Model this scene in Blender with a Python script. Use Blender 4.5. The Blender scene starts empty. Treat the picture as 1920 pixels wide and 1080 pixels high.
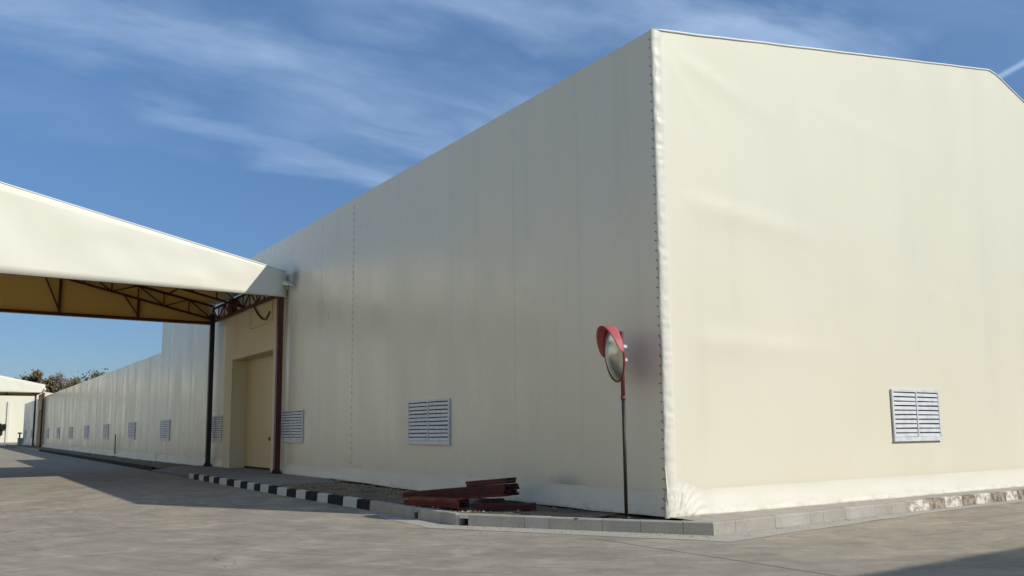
import bpy, math, random
from mathutils import Vector, Matrix, noise

random.seed(7)
S = bpy.context.scene
COL = S.collection
R = math.radians

# ------------------------------------------------------------------ camera
def setup_camera():
    yaw, pitch, roll = .978383718, .125714907, -.00904855885
    f = Vector((math.cos(yaw)*math.cos(pitch), math.sin(yaw)*math.cos(pitch), math.sin(pitch)))
    r0 = Vector((math.sin(yaw), -math.cos(yaw), 0)); u0 = r0.cross(f)
    c, s = math.cos(roll), math.sin(roll)
    r = c*r0 + s*u0; u = -s*r0 + c*u0
    cam = bpy.data.cameras.new('camera'); co = bpy.data.objects.new('camera', cam); COL.objects.link(co)
    m = Matrix((( r.x, u.x, -f.x, -10.523), (r.y, u.y, -f.y, -10.657), (r.z, u.z, -f.z, 1.65), (0, 0, 0, 1)))
    co.matrix_world = m
    cam.sensor_width = 36; cam.lens = 1568.7*36/1920
    cam.shift_x = (960-943.27)/1920; cam.shift_y = (612.16-540)/1920
    cam.clip_start = .1; cam.clip_end = 3000
    S.camera = co
setup_camera()

# ------------------------------------------------------------------ sun and sky
SUN = Vector((.71, -1.27, 1.0)).normalized()
def setup_light():
    l = bpy.data.lights.new('sun', 'SUN'); l.energy = 3.45; l.angle = R(.53); l.color = (1, .95, .86)
    o = bpy.data.objects.new('sun', l); COL.objects.link(o)
    o.rotation_euler = SUN.to_track_quat('Z', 'Y').to_euler(); o.location = (20, -40, 40)
    w = bpy.data.worlds.new('World'); S.world = w; w.use_nodes = True
    nt = w.node_tree; n = nt.nodes; k = nt.links; n.clear()
    out = n.new('ShaderNodeOutputWorld'); bg = n.new('ShaderNodeBackground'); bg.inputs[1].default_value = .105
    k.new(bg.outputs[0], out.inputs[0])
    sky = n.new('ShaderNodeTexSky'); sky.sky_type = 'NISHITA'; sky.sun_disc = False
    sky.sun_elevation = math.asin(SUN.z); sky.sun_rotation = math.atan2(SUN.x, SUN.y)
    sky.air_density = 1.0; sky.dust_density = .2; sky.ozone_density = 2.0
    # thin cirrus drawn on a flat cloud layer overhead
    tc = n.new('ShaderNodeTexCoord'); sep = n.new('ShaderNodeSeparateXYZ'); k.new(tc.outputs['Generated'], sep.inputs[0])
    def M(op, a, b=None, c=None):
        m = n.new('ShaderNodeMath'); m.operation = op
        for i, v in enumerate((a, b, c)):
            if v is None: continue
            if isinstance(v, (int, float)): m.inputs[i].default_value = v
            else: k.new(v, m.inputs[i])
        return m.outputs[0]
    zz = M('MAXIMUM', M('ADD', sep.outputs['Z'], .06), .03)
    cx = M('DIVIDE', sep.outputs['X'], zz); cy = M('DIVIDE', sep.outputs['Y'], zz)
    cmb = n.new('ShaderNodeCombineXYZ'); k.new(cx, cmb.inputs[0]); k.new(cy, cmb.inputs[1])
    def nz(rot, sc, loc, scale, det, rough, dist):
        mp = n.new('ShaderNodeMapping'); mp.inputs['Rotation'].default_value = (0, 0, R(rot))
        mp.inputs['Scale'].default_value = sc; mp.inputs['Location'].default_value = loc
        k.new(cmb.outputs[0], mp.inputs[0])
        t = n.new('ShaderNodeTexNoise'); t.inputs['Scale'].default_value = scale; t.inputs['Detail'].default_value = det
        t.inputs['Roughness'].default_value = rough; t.inputs['Distortion'].default_value = dist
        k.new(mp.outputs[0], t.inputs['Vector']); return t.outputs['Fac']
    def ramp(v, a, b):
        r = n.new('ShaderNodeMapRange'); r.interpolation_type = 'SMOOTHSTEP'
        r.inputs['From Min'].default_value = a; r.inputs['From Max'].default_value = b; k.new(v, r.inputs['Value']); return r.outputs[0]
    def seg(ax, ay, bx, by, w, warp):
        # soft streak of cirrus from a to b on the cloud layer
        L2 = (bx-ax)**2+(by-ay)**2
        px = M('SUBTRACT', M('ADD', cx, M('MULTIPLY', warp, .30)), ax); py = M('SUBTRACT', M('ADD', cy, M('MULTIPLY', warp, .55)), ay)
        t = M('DIVIDE', M('ADD', M('MULTIPLY', px, bx-ax), M('MULTIPLY', py, by-ay)), L2)
        t = M('MINIMUM', M('MAXIMUM', t, 0), 1)
        ex = M('SUBTRACT', px, M('MULTIPLY', t, bx-ax)); ey = M('SUBTRACT', py, M('MULTIPLY', t, by-ay))
        d = M('SQRT', M('ADD', M('MULTIPLY', ex, ex), M('MULTIPLY', ey, ey)))
        r = n.new('ShaderNodeMapRange'); r.interpolation_type = 'SMOOTHSTEP'; k.new(d, r.inputs['Value'])
        r.inputs['From Min'].default_value = 0; r.inputs['From Max'].default_value = w
        r.inputs['To Min'].default_value = 1; r.inputs['To Max'].default_value = 0
        return r.outputs[0]
    warp = M('SUBTRACT', nz(8, (1, 1.6, 1), (3.1, 1.2, 0), 2.2, 5, .55, .3), .5)
    fib = ramp(nz(12, (.9, 1.9, 1), (.4, 2.3, 0), 2.6, 8, .58, .6), .15, .85)
    soft = ramp(nz(5, (.8, 1.6, 1), (5, .3, 0), 1.4, 5, .55, .2), .3, .7)
    parts = [(-.3, 1.93, 1.35, 1.80, .33, .72), (.72, 1.42, 1.7, 1.12, .30, .85), (.45, 2.26, 1.15, 2.42, .18, .65), (.85, 2.05, 1.5, 2.0, .42, .72), (-.6, 2.5, .5, 2.3, .30, .22), (1.5, 1.0, 2.3, .6, .5, .25), (-2.5, 1.2, -.5, -1.5, 1.5, .6)]
    tot = None
    for ax, ay, bx, by, w, a in parts:
        v = M('MULTIPLY', seg(ax, ay, bx, by, w, warp), a); tot = v if tot is None else M('MAXIMUM', tot, v)
    veil = M('MULTIPLY', tot, M('MULTIPLY_ADD', M('MULTIPLY', fib, M('MULTIPLY_ADD', soft, .6, .4)), .85, .15))
    trail = M('MULTIPLY', seg(2.11, .955, 2.02, .72, .022, M('MULTIPLY', warp, .05)), .55)
    veil = M('MINIMUM', M('ADD', M('ADD', M('MULTIPLY', veil, .95), trail), .02), 1)
    mix = n.new('ShaderNodeMix'); mix.data_type = 'RGBA'; k.new(veil, mix.inputs['Factor'])
    hs = n.new('ShaderNodeHueSaturation'); hs.inputs['Saturation'].default_value = 1.02
    k.new(sky.outputs[0], hs.inputs['Color'])
    tint = n.new('ShaderNodeMix'); tint.data_type = 'RGBA'; tint.blend_type = 'MULTIPLY'; tint.inputs['Factor'].default_value = 1
    k.new(hs.outputs[0], tint.inputs['A']); tint.inputs['B'].default_value = (.75, .955, 1.12, 1); 
    hz = n.new('ShaderNodeMix'); hz.data_type = 'RGBA'; hz.blend_type = 'MULTIPLY'; hz.inputs['Factor'].default_value = 1
    hr = n.new('ShaderNodeValToRGB'); e = hr.color_ramp.elements
    e[0].position = .0; e[0].color = (.44, .42, .47, 1); e[1].position = .5; e[1].color = (1, 1, 1, 1)
    q = hr.color_ramp.elements.new(.22); q.color = (.66, .66, .70, 1)
    k.new(sep.outputs['Z'], hr.inputs['Fac']); k.new(tint.outputs['Result'], hz.inputs['A']); k.new(hr.outputs['Color'], hz.inputs['B'])
    k.new(hz.outputs['Result'], mix.inputs['A'])
    mix.inputs['B'].default_value = (4.0, 5.3, 7.4, 1)
    k.new(mix.outputs['Result'], bg.inputs[0])
setup_light()
S.view_settings.view_transform = 'Standard'; S.view_settings.look = 'None'
S.view_settings.exposure = .2; S.view_settings.gamma = 1

# ------------------------------------------------------------------ helpers
def wloc(o):
    v = Vector((0, 0, 0))
    while o is not None: v += o.location; o = o.parent
    return v
class MB:
    """collects shapes in world coordinates"""
    def __init__(s): s.v = []; s.f = []; s.m = []; s.uv = None
    def face(s, pts, m=0):
        i = len(s.v); s.v += [tuple(p) for p in pts]; s.f.append(tuple(range(i, i+len(pts)))); s.m.append(m)
    def box(s, a, b, m=0):
        (x0, y0, z0), (x1, y1, z1) = a, b
        s.hexa([(x0,y0,z0),(x1,y0,z0),(x1,y1,z0),(x0,y1,z0),(x0,y0,z1),(x1,y0,z1),(x1,y1,z1),(x0,y1,z1)], m)
    def hexa(s, p, m=0):
        i = len(s.v); s.v += [tuple(q) for q in p]
        for f in ((0,3,2,1),(4,5,6,7),(0,1,5,4),(1,2,6,5),(2,3,7,6),(3,0,4,7)):
            s.f.append(tuple(i+j for j in f)); s.m.append(m)
    def bar(s, a, b, w, h=None, m=0, up=(0, 0, 1)):
        a = Vector(a); b = Vector(b); h = h or w; d = (b-a).normalized(); up = Vector(up)
        if abs(d.dot(up)) > .98: up = Vector((1, 0, 0))
        x = d.cross(up).normalized()*w/2; y = x.cross(d).normalized()*h/2
        s.hexa([a-x-y, a+x-y, b+x-y, b-x-y, a-x+y, a+x+y, b+x+y, b-x+y], m)
    def tube(s, pts, r, n=8, m=0, cap=True):
        pts = [Vector(p) for p in pts]; rr = r if isinstance(r, (list, tuple)) else [r]*len(pts); i0 = len(s.v)
        for k, p in enumerate(pts):
            d = (pts[min(k+1, len(pts)-1)]-pts[max(k-1, 0)]).normalized()
            up = Vector((0, 0, 1)) if abs(d.z) < .95 else Vector((1, 0, 0))
            x = d.cross(up).normalized(); y = x.cross(d)
            for j in range(n):
                a = 2*math.pi*j/n; s.v.append(tuple(p+(x*math.cos(a)+y*math.sin(a))*rr[k]))
        for k in range(len(pts)-1):
            for j in range(n):
                a = i0+k*n+j; b = i0+k*n+(j+1) % n; s.f.append((a, b, b+n, a+n)); s.m.append(m)
        if cap:
            s.f.append(tuple(i0+j for j in range(n))[::-1]); s.m.append(m)
            s.f.append(tuple(i0+(len(pts)-1)*n+j for j in range(n))); s.m.append(m)
    def grid(s, us, vs, fn, skip=None, m=0):
        i0 = len(s.v)
        for u in us:
            for v in vs: s.v.append(tuple(fn(u, v)))
        nv = len(vs)
        for i in range(len(us)-1):
            for j in range(nv-1):
                if skip and skip((us[i]+us[i+1])/2, (vs[j]+vs[j+1])/2): continue
                a = i0+i*nv+j; s.f.append((a, a+nv, a+nv+1, a+1)); s.m.append(m)
    def build(s, name, mats, parent=None, smooth=False, bevel=0, solid=0, local=False):
        me = bpy.data.meshes.new(name); me.from_pydata(s.v, [], s.f)
        if not isinstance(mats, (list, tuple)): mats = [mats]
        for q in mats: me.materials.append(q)
        me.polygons.foreach_set('material_index', s.m)
        if smooth: me.polygons.foreach_set('use_smooth', [True]*len(me.polygons))
        me.update()
        o = bpy.data.objects.new(name, me); COL.objects.link(o)
        if parent is not None:
            o.parent = parent
            if not local: o.location = -wloc(parent)
        if bevel:
            b = o.modifiers.new('bevel', 'BEVEL'); b.width = bevel; b.segments = 2; b.limit_method = 'ANGLE'
        if solid:
            b = o.modifiers.new('thickness', 'SOLIDIFY'); b.thickness = solid; b.offset = 0
        return o
def rebase(o, loc):
    """put a one-mesh thing's origin at loc"""
    loc = Vector(loc)
    for v in o.data.vertices: v.co -= loc
    o.location = loc
def thing(name, label, cat, loc=(0, 0, 0), group=None):
    o = bpy.data.objects.new(name, None); o.empty_display_size = .3; COL.objects.link(o); o.location = loc
    o['label'] = label; o['category'] = cat
    if group: o['group'] = group
    return o
def tag(o, label, cat, group=None, kind=None):
    o['label'] = label; o['category'] = cat
    if group: o['group'] = group
    if kind: o['kind'] = kind
    return o
def struct(o, label, cat):
    return tag(o, label, cat, kind='structure')
def copy_tree(o, parent=None):
    c = o.copy(); COL.objects.link(c)
    if parent is not None: c.parent = parent
    for ch in list(o.children): copy_tree(ch, c)
    return c
def frange(a, b, st):
    n = max(1, round(abs(b-a)/st)); return [a+(b-a)*i/n for i in range(n+1)]
def N(x, y=0, z=0): return noise.noise(Vector((x, y, z)))
def sst(a, b, x):
    t = min(1, max(0, (x-a)/(b-a))); return t*t*(3-2*t)

# ------------------------------------------------------------------ materials
def mat(name, base, rough=.6, spec=.4, metal=0):
    m = bpy.data.materials.new(name); m.use_nodes = True; b = m.node_tree.nodes['Principled BSDF']
    b.inputs['Base Color'].default_value = (*base, 1); b.inputs['Roughness'].default_value = rough
    b.inputs['Metallic'].default_value = metal; b.inputs['Specular IOR Level'].default_value = spec
    return m
class NT:
    def __init__(s, m): s.t = m.node_tree; s.n = s.t.nodes; s.k = s.t.links; s.b = s.n['Principled BSDF']
    def add(s, ty, ins=None, **kw):
        x = s.n.new(ty)
        for a, v in kw.items(): setattr(x, a, v)
        for a, v in (ins or {}).items():
            if isinstance(v, bpy.types.NodeSocket): s.k.new(v, x.inputs[a])
            else: x.inputs[a].default_value = v
        return x
    def pos(s, scale=(1, 1, 1), rot=(0, 0, 0), loc=(0, 0, 0)):
        g = s.add('ShaderNodeNewGeometry')
        return s.add('ShaderNodeMapping', {'Vector': g.outputs['Position'], 'Scale': scale, 'Rotation': rot, 'Location': loc}).outputs[0]
    def noise(s, vec, scale, detail=4, rough=.55, dist=0):
        return s.add('ShaderNodeTexNoise', {'Vector': vec, 'Scale': scale, 'Detail': detail, 'Roughness': rough, 'Distortion': dist}).outputs['Fac']
    def ramp(s, v, a, b, lo=0., hi=1.):
        return s.add('ShaderNodeMapRange', {'Value': v, 'From Min': a, 'From Max': b, 'To Min': lo, 'To Max': hi}, interpolation_type='SMOOTHSTEP').outputs[0]
    def math(s, op, a, b=0.):
        return s.add('ShaderNodeMath', {0: a, 1: b}, operation=op).outputs[0]
    def mix(s, f, a, b, bt='MIX'):
        x = s.n.new('ShaderNodeMix'); x.data_type = 'RGBA'; x.blend_type = bt
        for nm, v in (('Factor', f), ('A', a), ('B', b)):
            if isinstance(v, bpy.types.NodeSocket): s.k.new(v, x.inputs[nm])
            else: x.inputs[nm].default_value = v if nm == 'Factor' else ((*v, 1) if len(v) == 3 else v)
        return x.outputs['Result']
    def bump(s, h, strength, dist):
        x = s.add('ShaderNodeBump', {'Height': h, 'Strength': strength, 'Distance': dist}); s.k.new(x.outputs[0], s.b.inputs['Normal'])
    def base(s, c): s.k.new(c, s.b.inputs['Base Color'])
    def rough(s, c): s.k.new(c, s.b.inputs['Roughness'])
    def blob(s, c, r):
        """1 inside a soft spot at world point c"""
        g = s.add('ShaderNodeNewGeometry')
        v = s.add('ShaderNodeVectorMath', {0: g.outputs['Position'], 1: c}, operation='SUBTRACT').outputs[0]
        v = s.add('ShaderNodeVectorMath', {0: v, 1: (1/r[0], 1/r[1], 1/r[2])}, operation='MULTIPLY').outputs[0]
        l = s.add('ShaderNodeVectorMath', {0: v}, operation='LENGTH').outputs['Value']
        return s.ramp(l, 0, 1, 1, 0)

def fabric(name, base, rough=.42, spec=.45, smudges=(), streak=.10, transl=0, splash=0):
    m = mat(name, base, rough, spec); t = NT(m)
    soft = t.noise(t.pos((.35, .35, .25)), 1.0, 3)
    runs = t.noise(t.pos((1.6, 1.6, .10)), 1.0, 5, .6)
    c = t.mix(t.ramp(soft, .3, .7, 0, .35), base, tuple(x*.95 for x in base[:2])+(base[2]*.88,))
    c = t.mix(t.ramp(runs, .5, .8, 0, streak*2), c, (base[0]*.62, base[1]*.61, base[2]*.6))
    for cen, rad, col, a in smudges:
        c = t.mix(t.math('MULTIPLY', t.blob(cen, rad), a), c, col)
    if splash:
        zc = t.add('ShaderNodeSeparateXYZ', {0: t.add('ShaderNodeNewGeometry').outputs['Position']}).outputs[2]
        sp = t.math('MULTIPLY', t.ramp(zc, .14, .40, 1, 0), t.ramp(t.noise(t.pos((1.2, 1.2, 3)), 3.0, 7, .75), .42, .70))
        c = t.mix(t.math('MULTIPLY', sp, splash), c, (.30, .255, .18))
    t.base(c)
    t.rough(t.ramp(t.noise(t.pos((.5, .5, .15)), 1.3, 3), .3, .7, rough-.06, rough+.1))
    h = t.math('ADD', t.math('MULTIPLY', t.noise(t.pos((1, 1, .35)), 2.2, 2), 1.0), t.math('MULTIPLY', t.noise(t.pos(), 240, 1), .02))
    t.bump(h, .12, .05)
    if transl:
        tr = t.add('ShaderNodeBsdfTranslucent', {'Color': (.90, .66, .18, 1)})
        ms = t.add('ShaderNodeMixShader', {0: transl, 1: t.b.outputs[0], 2: tr.outputs[0]})
        t.k.new(ms.outputs[0], t.n['Material Output'].inputs['Surface'])
    return m
CREAM = (.71, .675, .54)
M_wall = fabric('cream_tent_fabric', CREAM, .29, .65, streak=.075, smudges=[((0, 18.55, 7.35), (1, .75, .7), (.16, .155, .2), .85), ((0, 2.75, .45), (1, .9, .5), (.20, .22, .27), .7)])  # dark spots: grime by the canopy corner, a smudge beside the bars
M_gable = fabric('cream_gable_fabric', CREAM, .5, .35, streak=.03)
M_band = fabric('pale_skirt_fabric', (.69, .665, .575), .5, .35, streak=.08, splash=.5)
M_bounce = fabric('white_bounce_cladding', (.88, .81, .63), .5, .35, streak=.03)  # pale colour chosen to throw warm light onto the shaded side wall
M_canopy = fabric('cream_canopy_fabric', (.82, .80, .675), .5, .35, streak=.03, transl=.12)
M_glow = fabric('ochre_glow_sheet', (.86, .68, .29), .7, .2, streak=.05, transl=.5)  # ochre colour stands in for sunlight glowing through the canopy cloth
M_panel = fabric('cream_panel_fabric', (.66, .585, .40), .6, .3, streak=.05)
M_door = fabric('door_paint', (.58, .50, .30), .5, .3, streak=.08)
M_trim = mat('white_edge_webbing', (.82, .82, .78), .5, .3)
M_lace = mat('dark_lacing_cord', (.07, .065, .05), .8, .2)
M_seam = fabric('weld_seam_fabric', (.69, .665, .555), .34, .7)
def m_worn(name, base, dark, rough=.5, sc=6):
    m = mat(name, base, rough, .4); t = NT(m)
    t.base(t.mix(t.ramp(t.noise(t.pos(), sc, 6, .65), .42, .68), base, dark)); t.bump(t.noise(t.pos(), 40, 3), .15, .01); return m
M_louvre = m_worn('white_grey_louvre_paint', (.66, .68, .70), (.54, .56, .585), .45)
M_hollow = mat('dark_duct_interior', (.06, .06, .065), .9, .1)
M_steel = m_worn('dark_red_brown_steel_paint', (.085, .016, .015), (.05, .012, .012), .45)
M_black = m_worn('black_painted_steel', (.02, .018, .018), (.03, .024, .022), .5)
M_bar = m_worn('red_oxide_bar_paint', (.15, .016, .017), (.075, .012, .012), .6, 5)
M_bar2 = m_worn('dull_maroon_bar_paint', (.085, .014, .015), (.04, .010, .010), .65, 5)
M_orange = m_worn('rusty_orange_bar_paint', (.22, .055, .02), (.10, .02, .015), .6, 5)
M_mirror = m_worn('dusty_convex_mirror', (.66, .68, .61), (.54, .56, .50), .2, 9); M_mirror.node_tree.nodes['Principled BSDF'].inputs['Metallic'].default_value = .85
M_red = m_worn('faded_red_plastic', (.48, .12, .125), (.40, .09, .10), .45)
M_rim = m_worn('dark_red_plastic', (.22, .035, .04), (.16, .03, .035), .5)
M_polered = m_worn('worn_reddish_pole_paint', (.20, .06, .05), (.10, .04, .04), .5)

def m_concrete(name, base, warm, streaks=False, dirt=.5):
    m = mat(name, base, .85, .25); t = NT(m)
    big = t.noise(t.pos((1, 1, 1)), .28, 4, .6); mid = t.noise(t.pos(), 2.3, 6, .65); fine = t.noise(t.pos(), 38, 4, .7)
    c = t.mix(t.ramp(big, .3, .7), base, warm)
    c = t.mix(t.ramp(mid, .38, .72, 0, dirt), c, tuple(x*.62 for x in base))
    c = t.mix(t.ramp(fine, .3, .75, 0, .55), c, tuple(x*.6 for x in base))
    if streaks:
        # wheel tracks that sweep round the corner of the building
        g = t.add('ShaderNodeNewGeometry'); sp = t.add('ShaderNodeSeparateXYZ', {0: g.outputs['Position']})
        dx = t.math('SUBTRACT', sp.outputs[0], 7.0); dy = t.math('SUBTRACT', sp.outputs[1], 9.0)
        rr = t.math('SQRT', t.math('ADD', t.math('MULTIPLY', dx, dx), t.math('MULTIPLY', dy, dy)))
        an = t.math('ARCTAN2', dy, dx)
        v = t.add('ShaderNodeCombineXYZ', {0: rr, 1: t.math('MULTIPLY', an, 3.0)}).outputs[0]
        s1 = t.noise(v, 1.5, 5, .7, .8); s2 = t.noise(v, 4.2, 5, .7, 1.0)
        c = t.mix(t.ramp(s1, .46, .66, 0, .5), c, tuple(x*.5 for x in base))
        c = t.mix(t.ramp(s2, .50, .74, 0, .30), c, tuple(min(1, x*1.55) for x in warm))
        tv = t.add('ShaderNodeCombineXYZ', {0: rr, 1: t.math('MULTIPLY', an, .9)}).outputs[0]
        ty = t.math('MULTIPLY', t.ramp(t.noise(tv, 5.5, 3, .6, .3), .56, .68), t.ramp(t.noise(t.pos(), .33, 4, .6), .46, .62))
        c = t.mix(t.math('MULTIPLY', ty, .55), c, tuple(x*.38 for x in base))
        s3 = t.noise(t.pos((.7, 1.3, 1), (0, 0, R(25))), 1.1, 8, .7, 1.2)
        c = t.mix(t.ramp(s3, .48, .66, 0, .45), c, tuple(x*.55 for x in base))
        gr = t.noise(t.pos(), 150, 2, .8); c = t.mix(t.ramp(gr, .50, .72, 0, .5), c, tuple(x*.45 for x in base)); c = t.mix(t.ramp(gr, .46, .30, 0, .4), c, tuple(min(1, x*1.5) for x in warm))
        vo = t.n.new('ShaderNodeTexVoronoi'); vo.feature = 'DISTANCE_TO_EDGE'; vo.inputs['Scale'].default_value = .22
        wv = t.add('ShaderNodeVectorMath', {0: t.pos(), 1: t.add('ShaderNodeTexNoise', {'Vector': t.pos(), 'Scale': .9, 'Detail': 6}).outputs['Color']}, operation='ADD').outputs[0]; t.k.new(wv, vo.inputs['Vector'])
        ck = t.math('MULTIPLY', t.ramp(vo.outputs['Distance'], .0006, .0022, 1, 0), t.ramp(t.noise(t.pos(), .35, 3), .5, .6))
        c = t.mix(t.math('MULTIPLY', ck, .6), c, (.06, .055, .05))
        b1 = t.noise(t.pos((.8, 1.15, 1), (0, 0, R(-30))), .85, 7, .68, .9); b2 = t.noise(t.pos((1.3, .7, 1), (0, 0, R(20)), (7, 3, 0)), 1.5, 7, .7, 1.1)
        c = t.mix(t.ramp(b1, .50, .66, 0, .42), c, tuple(x*.62 for x in base)); c = t.mix(t.ramp(b1, .48, .34, 0, .32), c, tuple(min(1, x*1.4) for x in warm))
        c = t.mix(t.ramp(b2, .54, .68, 0, .28), c, tuple(x*.5 for x in base)); c = t.mix(t.ramp(b2, .44, .32, 0, .18), c, tuple(min(1, x*1.4) for x in warm))
        st = t.noise(t.pos(), .9, 5, .6, .5); c = t.mix(t.ramp(st, .60, .75, 0, .35), c, (.12, .105, .085))
        # cast slab joints
        jx = t.math('ABSOLUTE', t.math('SUBTRACT', t.math('ADD', sp.outputs[0], t.math('MULTIPLY', t.noise(t.pos(), 1.1, 3), .05)), -1.93))
        jm = t.math('MULTIPLY', t.ramp(jx, .012, .03, 1, 0), t.ramp(sp.outputs[1], -.6, -.3, 1, 0))
        c = t.mix(t.math('MULTIPLY', jm, .75), c, (.05, .047, .042))
        tex = t.math('ADD', t.math('MULTIPLY', s3, .5), t.math('ADD', t.math('MULTIPLY', fine, .5), mid))
        t.bump(tex, .35, .03)
    else:
        t.bump(t.math('ADD', fine, mid), .35, .015)
    t.base(c); return m
M_road = m_concrete('worn_concrete_road', (.365, .325, .255), (.395, .34, .255), True)
M_gutter = m_concrete('pale_cement_gutter', (.44, .42, .36), (.46, .43, .36), dirt=.35)
M_kerb = m_concrete('grey_kerb_concrete', (.40, .385, .34), (.42, .39, .33))
M_kerbl = m_concrete('pale_kerb_concrete', (.47, .45, .41), (.45, .43, .38))
M_kblack = m_concrete('black_kerb_paint', (.018, .018, .02), (.022, .02, .02), dirt=.2)
M_kwhite = m_concrete('white_kerb_paint', (.60, .60, .57), (.55, .54, .50), dirt=.25)
M_slab = m_concrete('apron_concrete', (.27, .265, .245), (.29, .275, .24))
M_strip = m_concrete('beige_footing_concrete', (.42, .385, .32), (.45, .40, .33), dirt=.6)
def m_soil():
    m = mat('dry_gravelly_soil', (.16, .13, .08), .95, .15); t = NT(m)
    a = t.noise(t.pos(), 1.4, 6, .7); b = t.noise(t.pos(), 26, 5, .75)
    c = t.mix(t.ramp(a, .35, .65), (.25, .205, .125), (.11, .09, .05)); c = t.mix(t.ramp(b, .45, .7), c, (.30, .27, .22))
    t.base(c); t.bump(b, .8, .04); return m
M_soil = m_soil()
def m_fadewhite():
    m = mat('flaking_white_kerb_paint', (.62, .6, .54), .85, .2); t = NT(m)
    t.base(t.mix(t.ramp(t.noise(t.pos(), 7, 6, .75), .46, .56), (.66, .64, .57), (.33, .29, .23))); t.bump(t.noise(t.pos(), 25, 4), .4, .02); return m
M_fwhite = m_fadewhite()
def m_fadebrown():
    m = mat('flaking_brown_kerb_paint', (.2, .17, .12), .9, .2); t = NT(m)
    t.base(t.mix(t.ramp(t.noise(t.pos(), 7, 6, .75), .44, .58), (.17, .14, .10), (.36, .32, .26))); t.bump(t.noise(t.pos(), 25, 4), .4, .02); return m
M_fbrown = m_fadebrown()
M_stone = m_concrete('loose_stone', (.30, .25, .165), (.33, .27, .17))
def m_leaf(name, a, b):
    m = mat(name, a, .7, .25); t = NT(m); t.base(t.mix(t.ramp(t.noise(t.pos(), .9, 3), .35, .65), a, b)); return m
M_leaf1 = m_leaf('dry_olive_leaves', (.10, .085, .035), (.16, .11, .06))
M_leaf2 = m_leaf('grey_brown_twigs', (.20, .165, .16), (.26, .20, .19))
M_leaf3 = m_leaf('brown_green_leaves', (.10, .08, .035), (.15, .10, .05))
M_dkleaf = m_leaf('dark_green_leaves', (.02, .026, .014), (.035, .04, .02))
M_bark = m_worn('grey_bark', (.16, .13, .11), (.10, .08, .07), .9)

# ------------------------------------------------------------------ ground
def rz(y): return .004*max(0, min(y, 112)-12)
def vz(y): return .15 + .004*max(0, min(y, 112)-42)
def ground():
    b = MB(); xs = [-600, -60, -24, -2, 40, 600]; ys = [-500, -60, 0, 12, 30, 60, 112, 260, 900]
    b.grid(xs, ys, lambda x, y: (x, y, rz(y)))
    struct(b.build('road', M_road), 'worn grey concrete yard road sweeping round the warehouse', 'road')
ground()

KP = [(-2.60, 22.3), (-2.66, 6.2), (-2.72, 2.55), (-.27, -1.31), (5.6, -1.06), (27, -.70)]
KW = .16
def kpath(inner=False):
    pts = [Vector((*p, 0)) for p in KP]
    if not inner: return pts
    out = []
    for i, p in enumerate(pts):
        ds = []
        if i > 0: ds.append((pts[i]-pts[i-1]).normalized())
        if i < len(pts)-1: ds.append((pts[i+1]-pts[i]).normalized())
        ns = [Vector((-d.y, d.x, 0)) for d in ds]; nn = sum(ns, Vector())/len(ns); nn = nn.normalized()/max(.5, nn.normalized().dot(ns[0]))
        out.append(p+nn*KW)
    return out
KO, KI = kpath(), kpath(True)
KTOP = .205
def field():
    b = MB(); b.grid([-600, -200, -60, -27], [-500, -60, 0, 12, 60, 112, 900], lambda x, y: (x, y, rz(y)+.02))
    struct(b.build('unseen_soil_field', M_soil), 'unseen dry soil beyond the road, added to cut bounced light', 'field')  # out of view, put here to lower the bounce onto the side wall
field()
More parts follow.
